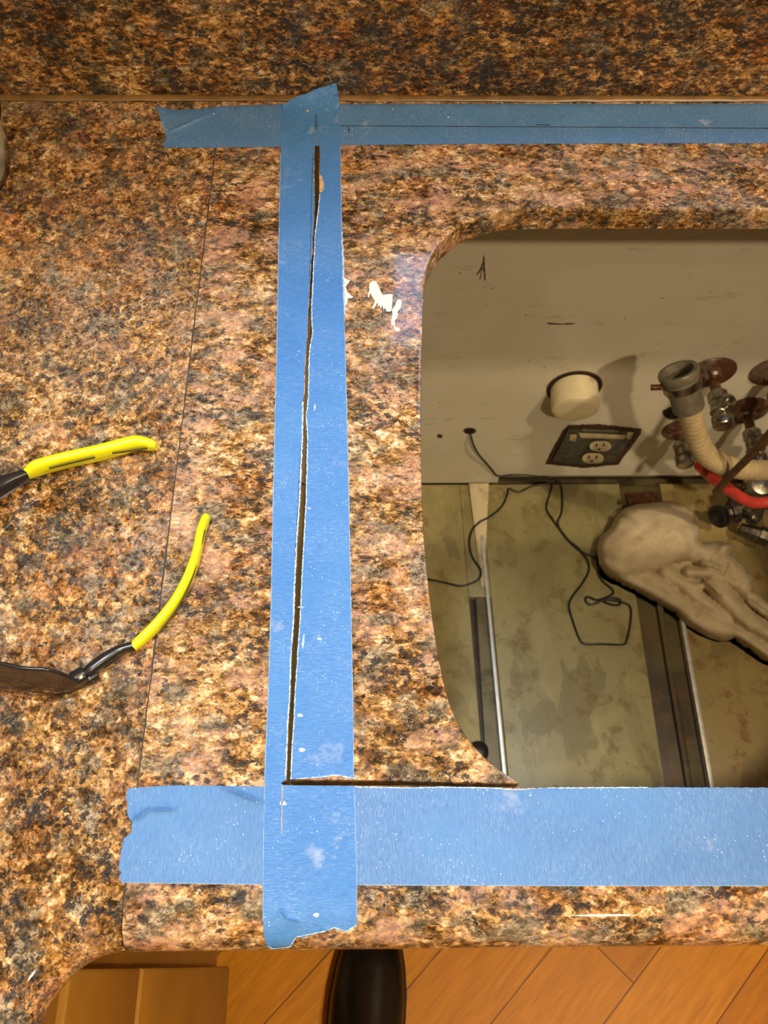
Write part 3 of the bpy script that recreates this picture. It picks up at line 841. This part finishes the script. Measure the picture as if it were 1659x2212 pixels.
# ------------------------------------------------------------------ sink cabinet
cab = empty('sink_cabinet', (.4, .4, 0))
tag(cab, 'stained sink base cabinet seen through the opening, without its sink', 'cabinet')
XL, XRc = -.06, 1.05
bm = bmesh.new()
xg = hy(1078, 1030, YB).x
box_bm(bm, (XL, YB, ZF+.001), (xg, YB+.012, ZC-.021)); box_bm(bm, (xg, YB, ZF+.024), (XRc, YB+.012, ZC-.021))
finish('back_panel', bm, M['back'], cab, 0)
box('side_panel', (XL-.018, YF+.05, .0), (XL, YB+.02, ZC-.021), M['lam_left'], cab)
box('side_panel', (XRc, YF+.05, .0), (XRc+.018, YB+.02, ZC-.021), M['lam_left'], cab)
box('back_cleat', (XL, YB+.0135, ZF), (XRc, YB+.0175, ZF+.045), M['dark_hole'], cab)  # black strip stands in for the shade in the gap under the panel
box('toe_kick', (XL, .10, 0), (XRc, .115, ZF-.03), M['cab_wood'], cab)
box('carcass_base', (XL, .055, ZF-.030), (XRc, YB+.02, ZF-.018), M['dark_board'], cab)
for a, b in ((XL-.018, .37), (.373, .80), (.803, XRc+.018)):
    box('cabinet_door', (a+.001, YFLAT+.008, .11), (b-.001, YFLAT+.027, ZC-.075), M['cab_wood'], cab, .0015)
def board(name, pts, mat, z1=ZF, z0=ZF-.018):
    bm = bmesh.new()
    lp = [(p.x, p.y) for p in pts]
    slab(bm, lp, [.0006]*len(lp), [], [], z1, z0)
    return finish(name, bm, mat, cab)
A0 = hz(1040, 1150, ZF); A1 = hz(1090, 1680, ZF)
dA = (A0-A1)/(A0.y-A1.y)
def onA(y, off=0): return V((A1.x+dA.x*(y-A1.y)+off, y, ZF))
B0 = hz(1470, 1330, ZF); B1 = hz(1534, 1692, ZF)
dB = (B0-B1)/(B0.y-B1.y)
def onB(y, off=0): return V((B1.x+dB.x*(y-B1.y)+off, y, ZF))
yn, yf = .058, YB-.003
YCH = hz(1040, 1290, ZF).y
board('floor_board', [V((XL, yn, 0)), onA(yn, -.030), onA(yf, -.030), V((XL, yf, 0))], M['lam_left'])
board('floor_board', [onA(yn, .006), onB(yn, -.066), onB(yf, -.066), onA(yf, .006)], M['lam_mid'])
board('floor_board', [onB(yn, .004), V((XRc, yn, 0)), V((XRc, yf, 0)), onB(yf, .004)], M['lam_right'])
board('channel_board', [onA(yn, -.0295), onA(yn, .0055), onA(YCH, .0055), onA(YCH, -.018)], M['olive_board'], ZF-.003, ZF-.017)
board('channel_board', [onA(YCH+.0005, -.0295), onA(YCH+.0005, .0055), onA(yf, .0055), onA(yf, -.0295)], M['lam_left'], ZF-.0002, ZF-.017)
board('channel_board', [onB(yn, -.066), onB(yn, .004), onB(yf, .004), onB(yf, -.066)], M['dark_board'], ZF-.006, ZF-.017)
def bar(name, a, b, w, h, mat, z=0):
    return sweep(name, [a+V((0, 0, z)), b+V((0, 0, z))], w, h, mat, cab, 12, (0, 0, 1), 5)
bar('metal_rail', onA(.07), onA(hz(1042, 1160, ZF).y), .006, .012, M['alu'], .0)
bar('metal_rail', onB(.07), onB(.60), .0085, .014, M['alu'], .0)
bar('wood_ridge', onB(.06, -.030), onB(.60, -.030), .010, .008, M['dark_board'], -.002)
sheet('painted_strip', [(1013,1044),(1056,1044),(1051,1150),(1046,1268),(1039,1268),(1030,1180)], inside, .0010, .002, M['strip'], cab, 0)
sheet('rust_patch', dense([(1352,1066),(1420,1062),(1424,1080),(1405,1092),(1360,1100)], 5, 1.5), inside, .0004, .0012, M['rust'], cab, 0)
sheet('rust_patch', blob(1338, 1086, 5, 5), inside, .0004, .0008, M['rust'], cab, 0)
for x, y, a, b in ((1025,1058,4,3),(1036,1064,4,4),(1030,1075,5,4),(1048,1215,4,10)):
    sheet('rust_spot', blob(x, y, a, b, 14), inside, .0032, .0004, M['rust'], cab, 0)
# scratches on the back panel
for ln, w in (([(1045,552),(1046,580),(1048,607)], 3), ([(1043,566),(1040,580),(1030,594)], 3), ([(1044,580),(1040,590),(1037,604)], 1.6), ([(1181,698.5),(1210,700.5),(1243,699)], 2.6)):
    ribbon('panel_scratch', ln, inside, .0002, .0005, w, M['rust_rim'], cab, 4, .6)
sheet('screw_hole', blob(950, 942, 6, 4), inside, .0002, .0006, M['rust_rim'], cab, 0)
k = lathe('furniture_foot', hz(1034, 1622, ZF+.012)-V((0, 0, .012)), (0, 0, 1), [(0, .013), (.004, .015), (.014, .014), (.017, .010), (.018, .001)], M['dark_bag'], None, 28)
tag(k, 'small round black rubber foot on the cabinet floor beside the front rail', 'rubber foot')

# pvc stub
def depth_at(x0, y0, y1, Yb=YB):
    """how far a point (x0, y0) on the back panel must come forward, level, to be seen at height y1"""
    z = hy(x0, y0, Yb).z
    return Yb-hz(x0, y1, z).y
pv = empty('pvc_stub', hy(1241, 838, YB))
tag(pv, 'capped cream PVC pipe stub sticking out of the cabinet back above the outlet', 'pipe')
c0 = hy(1240, 838, YB)
Lp = depth_at(1240, 838, 885)
lathe('hole_rim', c0+V((.000, -.0006, .001)), (0, -1, 0), [(0, .0395), (.0007, .0385), (.0008, .034)], M['rust_rim'], pv, 40)
lathe('wall_hole', c0+V((.000, -.0015, .001)), (0, -1, 0), [(0, .0370), (.0002, .0370)], M['dark_hole'], pv, 40)
ax = (hz(1243, 886, c0.z-.004)-c0).normalized()
lathe('pipe_cap', c0, ax, [(-.01, .0335), (Lp*.86, .0335), (Lp*.93, .0325), (Lp*.98, .029), (Lp, .024), (Lp+.0005, .001)], M['pvc'], pv, 48)

# outlet
ou = empty('outlet_box', hy(1280, 965, YB))
tag(ou, 'grey steel outlet box with duplex receptacle in the cabinet back wall', 'outlet')
oc = hy(1281, 960, YB)
P4 = [(1222,921),(1381,931),(1331,1000),(1262,1008),(1184,1000)]
hole4 = [(1216,930),(1228,918),(1290,916),(1386,926),(1384,938),(1336,1004),(1262,1011),(1178,1003),(1186,984)]
sheet('wall_cutout', dense(hole4, 6, .9), inside, .0002, .0008, M['rust_rim'], ou, 0)
sheet('cover_plate', dense([(1228,927),(1372,934),(1327,998),(1262,1005),(1192,998)], 8), inside, .0014, .0035, M['plate'], ou, 0)
sheet('mounting_bar', [(1250,935),(1352,940),(1348,949),(1254,946)], inside, .0050, .0022, M['receptacle'], ou, 0)
sheet('mounting_bar', [(1255,926),(1338,930),(1336,935),(1258,933)], inside, .0050, .0016, M['grey_rubber'], ou, 0)
sheet('plate_tab', [(1232,938),(1246,939),(1244,954),(1230,952)], inside, .0050, .0016, M['receptacle'], ou, 0)
sheet('plate_tab', [(1356,933),(1368,934),(1362,950),(1352,948)], inside, .0050, .0016, M['receptacle'], ou, 0)
for cx, cy in ((1297,964),(1281,990)):
    r_ = sheet('receptacle_face', [(cx+24*math.cos(a*PI/14)*(1 if abs(math.cos(a*PI/14)) < .93 else .97), cy+12.5*max(-.88, min(.88, math.sin(a*PI/14)))) for a in range(28)], inside, .0050, .0040, M['receptacle'], ou, 0)
    for dx in (-8, 8):
        sheet('socket_slot', [(cx+dx-1.6, cy-6), (cx+dx+1.6, cy-6), (cx+dx+.6, cy+1), (cx+dx-2.4, cy+1)], inside, .0091, .0003, M['dark_hole'], r_, 0)
    sheet('socket_slot', blob(cx-3, cy+6.5, 3.4, 2.2, 12, .05), inside, .0091, .0003, M['dark_hole'], r_, 0)

# shut-off valves
def valve(x0, y0, y1, r, lab, sc=1.0, dx=0, handle=False):
    b = hy(x0, y0, YB); L = depth_at(x0, y0, y1)
    t = empty('shutoff_valve', b)
    tag(t, lab, 'valve', 'shut-off valves on the cabinet back')
    ax = V((dx, -1, -.03)).normalized()
    lathe('escutcheon', b, ax, [(0, r), (.0015, r), (.004, r*.93), (.0075, r*.70), (.009, r*.42), (.0135, r*.36), (.0135, .009)], M['rusty'], t, 44)
    lathe('pipe_stub', b, ax, [(.004, .0078*sc), (L*.42, .0078*sc)], M['rust'], t, 24)
    bm = bmesh.new(); lathe_bm(bm, b+ax*L*.36, ax, [(0, .0125*sc), (.002, .0142*sc), (L*.17, .0142*sc), (L*.18, .0125*sc)], 6)
    finish('hex_nut', bm, M['worn'], t, 20)
    lathe('valve_body', b+ax*L*.54, ax, [(0, .010*sc), (.001, .0128*sc), (L*.20, .0132*sc), (L*.22, .0118*sc), (L*.26, .0120*sc), (L*.27, .0145*sc), (L*.30, .0150*sc), (L*.41, .0148*sc), (L*.44, .0130*sc), (L*.452, .0095*sc), (L*.455, .001)], M['worn'], t, 28)
    q = b+ax*L*.68
    lathe('outlet_port', q, (0.15, 0, 1), [(0, .008*sc), (.016, .0085*sc), (.017, .0105*sc), (.024, .0105*sc), (.0245, .006*sc), (.018, .0055*sc)], M['worn'], t, 20)
    lathe('packing_ring', b+ax*L*.70, ax, [(0, .0135*sc), (.0008, .0150*sc), (.0024, .0150*sc), (.0032, .0135*sc)], M['worn'], t, 28)
    return t
valve(1538, 803, 922, .033, 'shut-off valve with large bluish brown escutcheon right of the hose connector', 0.95)
valve(1612, 886, 1006, .034, 'shut-off valve with wide dark brown escutcheon low near the right edge', 0.92)
valve(1466, 928, 1006, .026, 'shut-off valve with small orange-brown escutcheon below the hose connector', 0.92)
valve(1668, 802, 920, .031, 'shut-off valve cut by the right picture edge, only its brown escutcheon showing', 1.1)
k = empty('wall_opening', hy(1450, 893, YB)); tag(k, 'dark ragged hole in the cabinet back above the small valve', 'hole')
sheet('hole_rim', blob(1452, 893, 21, 13, 20, .12), inside, .0002, .0007, M['rust_rim'], k, 0)
sheet('hole_opening', blob(1451, 893, 18, 11, 20, .12), inside, .0010, .0004, M['dark_hole'], k, 0)

# beige drain hose with its grey rubber connector
def yp(pts): return [hy(a, b, Y) for a, b, Y in pts]
hs = empty('drain_hose', hy(1480, 860, .62))
tag(hs, 'beige drain hose with an open grey rubber connector pointing up beside the valves', 'hose')
a = hy(1464, 800, .600); b = hy(1489, 884, .575)
d = (a-b); Lc = d.length; dn = d.normalized()
lathe('rubber_connector', b, dn, [(0, .0175), (.003, .0185), (Lc*.42, .0180), (Lc*.50, .0205), (Lc*.62, .0215), (Lc*.78, .0205), (Lc*.84, .0225), (Lc*.96, .0235), (Lc, .0225), (Lc, .0180), (Lc*.86, .0165), (Lc*.70, .0165), (Lc*.70, .001)], M['grey_rubber'], hs, 40)
cl_ = lathe('hose_clamp', b+dn*Lc*.56, dn, [(0, .0208), (0, .0222), (.009, .0226), (.009, .0210)], M['worn'], hs, 40, cap0=False, cap1=False)
sc_ = b+dn*(Lc*.56+.0045)+V((-.024, -.004, 0))
sweep('clamp_screw', [sc_, sc_+V((-.012, .002, -.003))], .007, .007, M['rust'], hs, 10)
hp = smooth_path(yp([(1487,875,.577),(1497,915,.572),(1510,955,.566),(1530,985,.562),(1560,1003,.560),(1600,1013,.562),(1650,1016,.575),(1720,1010,.60)]), 14)
n = len(hp)
sweep('corrugated_hose', hp, [.0275+.0010*math.sin(i*2.1) for i in range(n)], [.0275+.0010*math.sin(i*2.1) for i in range(n)], M['hose'], hs, 24, sm=60)
rh = sweep('supply_hose', smooth_path(yp([(1512,1005,.59),(1535,1028,.59),(1562,1048,.585),(1590,1068,.58),(1618,1083,.575),(1650,1086,.575),(1700,1075,.58)]), 8), .0165, .0165, M['red_hose'], None, 18)
tag(rh, 'short red rubber supply hose crossing under the beige drain hose', 'hose')
bt = sweep('copper_tube', smooth_path(yp([(1700,890,.53),(1660,940,.53),(1620,985,.535),(1580,1025,.54),(1552,1056,.548),(1546,1063,.55)]), 8), [.0098]*41, [.0098]*41, M['brown_tube'], None, 14)
tag(bt, 'thin brown tube slanting across the red hose from the right edge', 'tube')
# old faucet shank pile
fs_ = empty('old_valve_cluster', hz(1570, 1110, ZF+.02))
tag(fs_, 'pile of corroded dark plumbing fittings lying below the red hose', 'plumbing fitting')
q = hz(1560, 1112, ZF+.05)
lathe('round_handle', q, (-.8, -.5, .15), [(0, .011), (.002, .017), (.006, .0195), (.011, .0185), (.012, .012), (.020, .010), (.022, .001)], M['black_plastic'], fs_, 28)
lathe('fitting_body', q, (.92, .22, .1), [(0, .012), (.012, .0135), (.013, .0185), (.026, .0185), (.027, .013), (.050, .0135), (.051, .0175), (.062, .017), (.063, .011), (.095, .010), (.096, .001)], M['old_metal'], fs_, 10, sm=25)
lathe('fitting_branch', q+V((.034, .008, .003)), (.25, -.6, .5), [(0, .011), (.018, .0115), (.019, .0155), (.030, .015), (.031, .008), (.024, .007)], M['worn'], fs_, 8, sm=25)
lathe('fitting_branch', q+V((.020, .008, .0)), (.2, .9, .25), [(0, .010), (.022, .0105), (.023, .014), (.034, .0135), (.035, .001)], M['old_metal'], fs_, 8, sm=25)
lathe('fitting_body', q+V((.030, -.018, -.014)), (.8, -.35, .05), [(0, .009), (.015, .012), (.030, .0125), (.031, .0155), (.045, .015), (.046, .001)], M['old_metal'], fs_, 8, sm=25)
lathe('chrome_cap', hz(1640, 1050, ZF+.085), (-.1, -.3, 1), [(-.03, .020), (0, .0235), (.008, .0225), (.014, .016), (.0155, .001)], M['worn'], fs_, 30)

# wire
wp = [(1013,931,-.004),(1017,940,.004),(1023,962,.012),(1036,984,.010),(1050,1000,.006),(1062,1014,.004),(1076,1028,.003),(1110,1026,.004),(1150,1028,.005),(1195,1036,.006),(1211,1046,.004),(1215,1080,.003),(1213,1108,.002),(1205,1128,.002),(1213,1148,.003),(1232,1172,.002),(1255,1191,.002),(1283,1203,.003),(1300,1215,.003),(1292,1235,.003),(1303,1256,.003),(1320,1270,.003),(1325,1281,.002),(1310,1290,.002),(1290,1296,.003),(1270,1289,.003),(1265,1297,.003),(1276,1306,.003),(1298,1299,.005),(1322,1291,.006),(1340,1296,.003),(1338,1306,.003),(1318,1305,.003),(1296,1294,.004),(1315,1296,.003),(1345,1301,.002),(1362,1312,.002),(1362,1345,.002),(1354,1382,.002),(1345,1392,.002),(1300,1391,.002),(1264,1391,.002),(1251,1378,.002),(1237,1340,.002),(1229,1308,.002),(1238,1286,.002),(1258,1260,.002),(1272,1232,.002),(1268,1208,.002),(1250,1184,.005),(1228,1166,.005),(1206,1138,.005),(1186,1110,.003),(1180,1095,.002),(1187,1068,.002),(1192,1049,.004),(1180,1046,.003),(1150,1050,.002),(1120,1063,.002),(1100,1055,.003),(1096,1068,.002),(1084,1094,.002),(1060,1115,.003),(1036,1128,.006),(1020,1146,.004),(1014,1172,.003),(1020,1202,.002),(1038,1230,.005),(1035,1250,.005),(1012,1262,.002),(990,1265,.002),(960,1258,.002),(920,1250,.002),(870,1240,.002)]
wpts = smooth_path([inside(a, b, h+.0002) for a, b, h in wp], 5)
wr = empty('thin_wire', inside(1015, 932)); tag(wr, 'thin dark green wire looping from a hole in the cabinet back across the cabinet floor', 'wire')
sweep('wire_strand', wpts, .0033, .0033, M['wire'], wr, 8)
sheet('wire_hole', blob(1015, 931, 14, 7, 20, .06), inside, .0002, .0006, M['rust_rim'], wr, 0)
sheet('wire_hole', blob(1015, 932, 9, 4.5, 20, .06), inside, .0009, .0003, M['dark_hole'], wr, 0)

# rag
rag_out = [(1289,1183),(1296,1160),(1318,1140),(1330,1115),(1350,1097),(1375,1089),(1420,1084),(1450,1083),(1475,1090),(1498,1106),(1501,1124),(1511,1140),(1510,1165),(1520,1172),(1560,1170),(1584,1178),(1578,1196),(1600,1215),(1615,1235),(1628,1246),(1627,1276),(1660,1300),(1700,1320),(1760,1420),(1770,1470),(1659,1428),(1620,1400),(1588,1378),(1560,1384),(1530,1376),(1480,1345),(1460,1322),(1420,1300),(1370,1272),(1340,1256),(1310,1240),(1295,1220)]
def segd(x, y, a, b):
    dx, dy = b[0]-a[0], b[1]-a[1]; t = max(0, min(1, ((x-a[0])*dx+(y-a[1])*dy)/(dx*dx+dy*dy+1e-9)))
    return math.hypot(x-a[0]-t*dx, y-a[1]-t*dy)
bundle = [(1289,1183),(1296,1160),(1318,1140),(1330,1115),(1350,1097),(1375,1089),(1420,1084),(1450,1083),(1475,1090),(1498,1106),(1501,1124),(1511,1140),(1511,1170),(1506,1196),(1476,1212),(1440,1222),(1410,1235),(1370,1247),(1335,1250),(1310,1238),(1295,1220)]
tubes = [([(1380,1250),(1430,1262),(1500,1312),(1560,1345)], 8, .022), ([(1530,1258),(1560,1285)], 8, .042), ([(1620,1300),(1700,1360)], 8, .030),
         ([(1335,1250),(1400,1266),(1460,1300),(1520,1342),(1580,1364),(1660,1412),(1760,1452)], 24, .026),
         ([(1440,1235),(1480,1262),(1520,1300),(1570,1335)], 17, .024),
         ([(1500,1185),(1560,1203),(1603,1238),(1612,1262)], 27, .033),
         ([(1545,1262),(1575,1300),(1620,1345),(1740,1410)], 22, .037),
         ([(1488,1236),(1535,1236),(1585,1258)], 13, .034), ([(1566,1180),(1540,1212)], 13, .036),
         ([(1600,1268),(1640,1295),(1720,1345)], 17, .018), ([(1395,1240),(1440,1264),(1475,1312)], 12, .022),
         ([(1470,1258),(1505,1268),(1535,1262)], 9, .026), ([(1520,1215),(1560,1228)], 10, .040), ([(1585,1205),(1570,1240)], 9, .036)]
def rag_h(x, y):
    d = min(segd(x, y, rag_out[i-1], rag_out[i]) for i in range(len(rag_out)))
    hs_ = [.010]
    if pip(x, y, bundle):
        db = min(segd(x, y, bundle[i-1], bundle[i]) for i in range(len(bundle)))
        e = min(1, db/62.0)
        dome = .016+.042*math.sqrt(1-(1-e)**2)
        dome += .0035*math.exp(-(segd(x, y, (1345,1190), (1440,1150))/16)**2)-.003*math.exp(-(segd(x, y, (1380,1195), (1470,1175))/9)**2)
        dome += .0025*math.exp(-(segd(x, y, (1450,1100), (1480,1190))/10)**2)-.0028*math.exp(-(segd(x, y, (1420,1105), (1440,1140))/7)**2)
        hs_.append(dome)
    for ln, w, a in tubes:
        dd = min(segd(x, y, ln[i], ln[i+1]) for i in range(len(ln)-1))
        w = w*1.15
        if dd < w: hs_.append(.006+a*math.sqrt(1-(dd/w)**2)**1.3)
    h = sum(q**11 for q in hs_)**(1/11)
    h += .0008*math.sin(x*.13+y*.05+2*math.sin(y*.06))+.0006*math.sin(y*.17-x*.09)
    e = min(1, d/15.0)
    return max(h, .003)*math.sqrt(1-(1-e)**2)
out = dense(rag_out, 6, .4)
extra = []
y = 1078
while y < 1475:
    x = 1285
    while x < 1775:
        q = (x+random.uniform(-1, 1), y+random.uniform(-1, 1))
        if pip(q[0], q[1], rag_out): extra.append(q)
        x += 4.5
    y += 4.5
ov, fs = triangulate([out], extra)
bm = bmesh.new()
tv = [bm.verts.new(hz(v.x, v.y, ZF+.003+rag_h(v.x, v.y))) for v in ov]
bv = [bm.verts.new(V((t.co.x, t.co.y, ZF+.0015))) for t in tv]
ec = {}
for f in fs:
    bm.faces.new([tv[i] for i in f]); bm.faces.new([bv[i] for i in reversed(f)])
    for a, b in zip(f, f[1:]+f[:1]): ec[(a, b)] = 1
for (a, b) in list(ec):
    if (b, a) not in ec: bm.faces.new((tv[a], bv[a], bv[b], tv[b]))
for v in [v for v in bm.verts if not v.link_faces]: bm.verts.remove(v)
rg = finish('cotton_rag', bm, M['cloth'], None, 70)
tag(rg, 'crumpled off-white cotton rag lying on the stained cabinet floor', 'rag')

# ------------------------------------------------------------------ left leg cabinet
lc = empty('drawer_cabinet', (-.4, -.3, 0))
tag(lc, 'honey coloured wooden drawer cabinet under the left counter', 'cabinet')
XD = -.192
box('cabinet_body', (-.80, -.85, .10), (XD-.020, .02, ZC-.021), M['cab_wood'], lc)
box('toe_kick', (-.78, -.85, 0), (XD-.085, .02, .10), M['cab_wood'], lc)
box('top_rail', (XD-.020, -.85, ZC-.135), (XD-.004, .02, ZC-.042), M['cab_wood'], lc, .001)
box('drawer_front', (XD-.020, -.60, ZC-.318), (XD, .0, ZC-.140), M['cab_wood'], lc, .003)
box('cabinet_door', (XD-.020, -.60, .115), (XD, .0, ZC-.330), M['cab_wood'], lc, .003)

# ------------------------------------------------------------------ shoe
sh = empty('leather_shoe', (-.005, -.09, 0))
tag(sh, 'shiny black leather shoe on the wooden floor, toe under the counter edge', 'shoe')
def shoe_rings(bm, secs, segs=28, power=2.3):
    rings = []
    for (y, xc, w, z0, z1) in [(a-.004, b-.006, c*1.05, d, e) for a, b, c, d, e in secs]:
        ring = []
        for k in range(segs):
            a = 2*PI*k/segs; ca, sa = math.cos(a), math.sin(a)
            x = abs(ca)**(2/power)*(1 if ca >= 0 else -1)*w/2
            z = abs(sa)**(2/power)*(1 if sa >= 0 else -1)*(z1-z0)/2
            x *= (1-.18*max(0, sa))
            ring.append(bm.verts.new((xc+x, y, (z0+z1)/2+z)))
        rings.append(ring)
    for a, b in zip(rings, rings[1:]):
        for k in range(segs): bm.faces.new((a[k], a[(k+1) % segs], b[(k+1) % segs], b[k]))
    bm.faces.new(rings[0]); bm.faces.new(rings[-1])
secs = [(.062, .001, .016, .016, .026), (.056, .001, .044, .012, .034), (.044, .0, .064, .011, .041), (.026, -.001, .078, .010, .047), (.0, -.003, .089, .010, .053), (-.035, -.006, .097, .010, .060), (-.075, -.009, .097, .010, .070), (-.115, -.012, .090, .010, .084), (-.150, -.014, .080, .010, .098), (-.185, -.015, .072, .010, .108), (-.215, -.015, .066, .010, .104), (-.236, -.015, .050, .012, .094), (-.244, -.015, .022, .020, .080)]
bm = bmesh.new(); shoe_rings(bm, secs)
finish('shoe_upper', bm, M['leather'], sh, 60)
bm = bmesh.new(); shoe_rings(bm, [(y+(.003 if y > .04 else -.003 if y < -.22 else 0), x, w+.008, .0003, .014) for (y, x, w, a, b) in secs], 24, 5)
finish('shoe_sole', bm, M['sole'], sh, 40)
bm = bmesh.new()
for k in range(5):
    y = -.085-k*.018; zt = .072+k*.0072
    sweep_bm(bm, smooth_path([V((-.026-.01, y, zt-.005)), V((-.011, y+.004, zt+.003)), V((.014, y, zt-.005))], 5), .004, .003, 8)
finish('shoe_laces', bm, M['sole'], sh, 50)
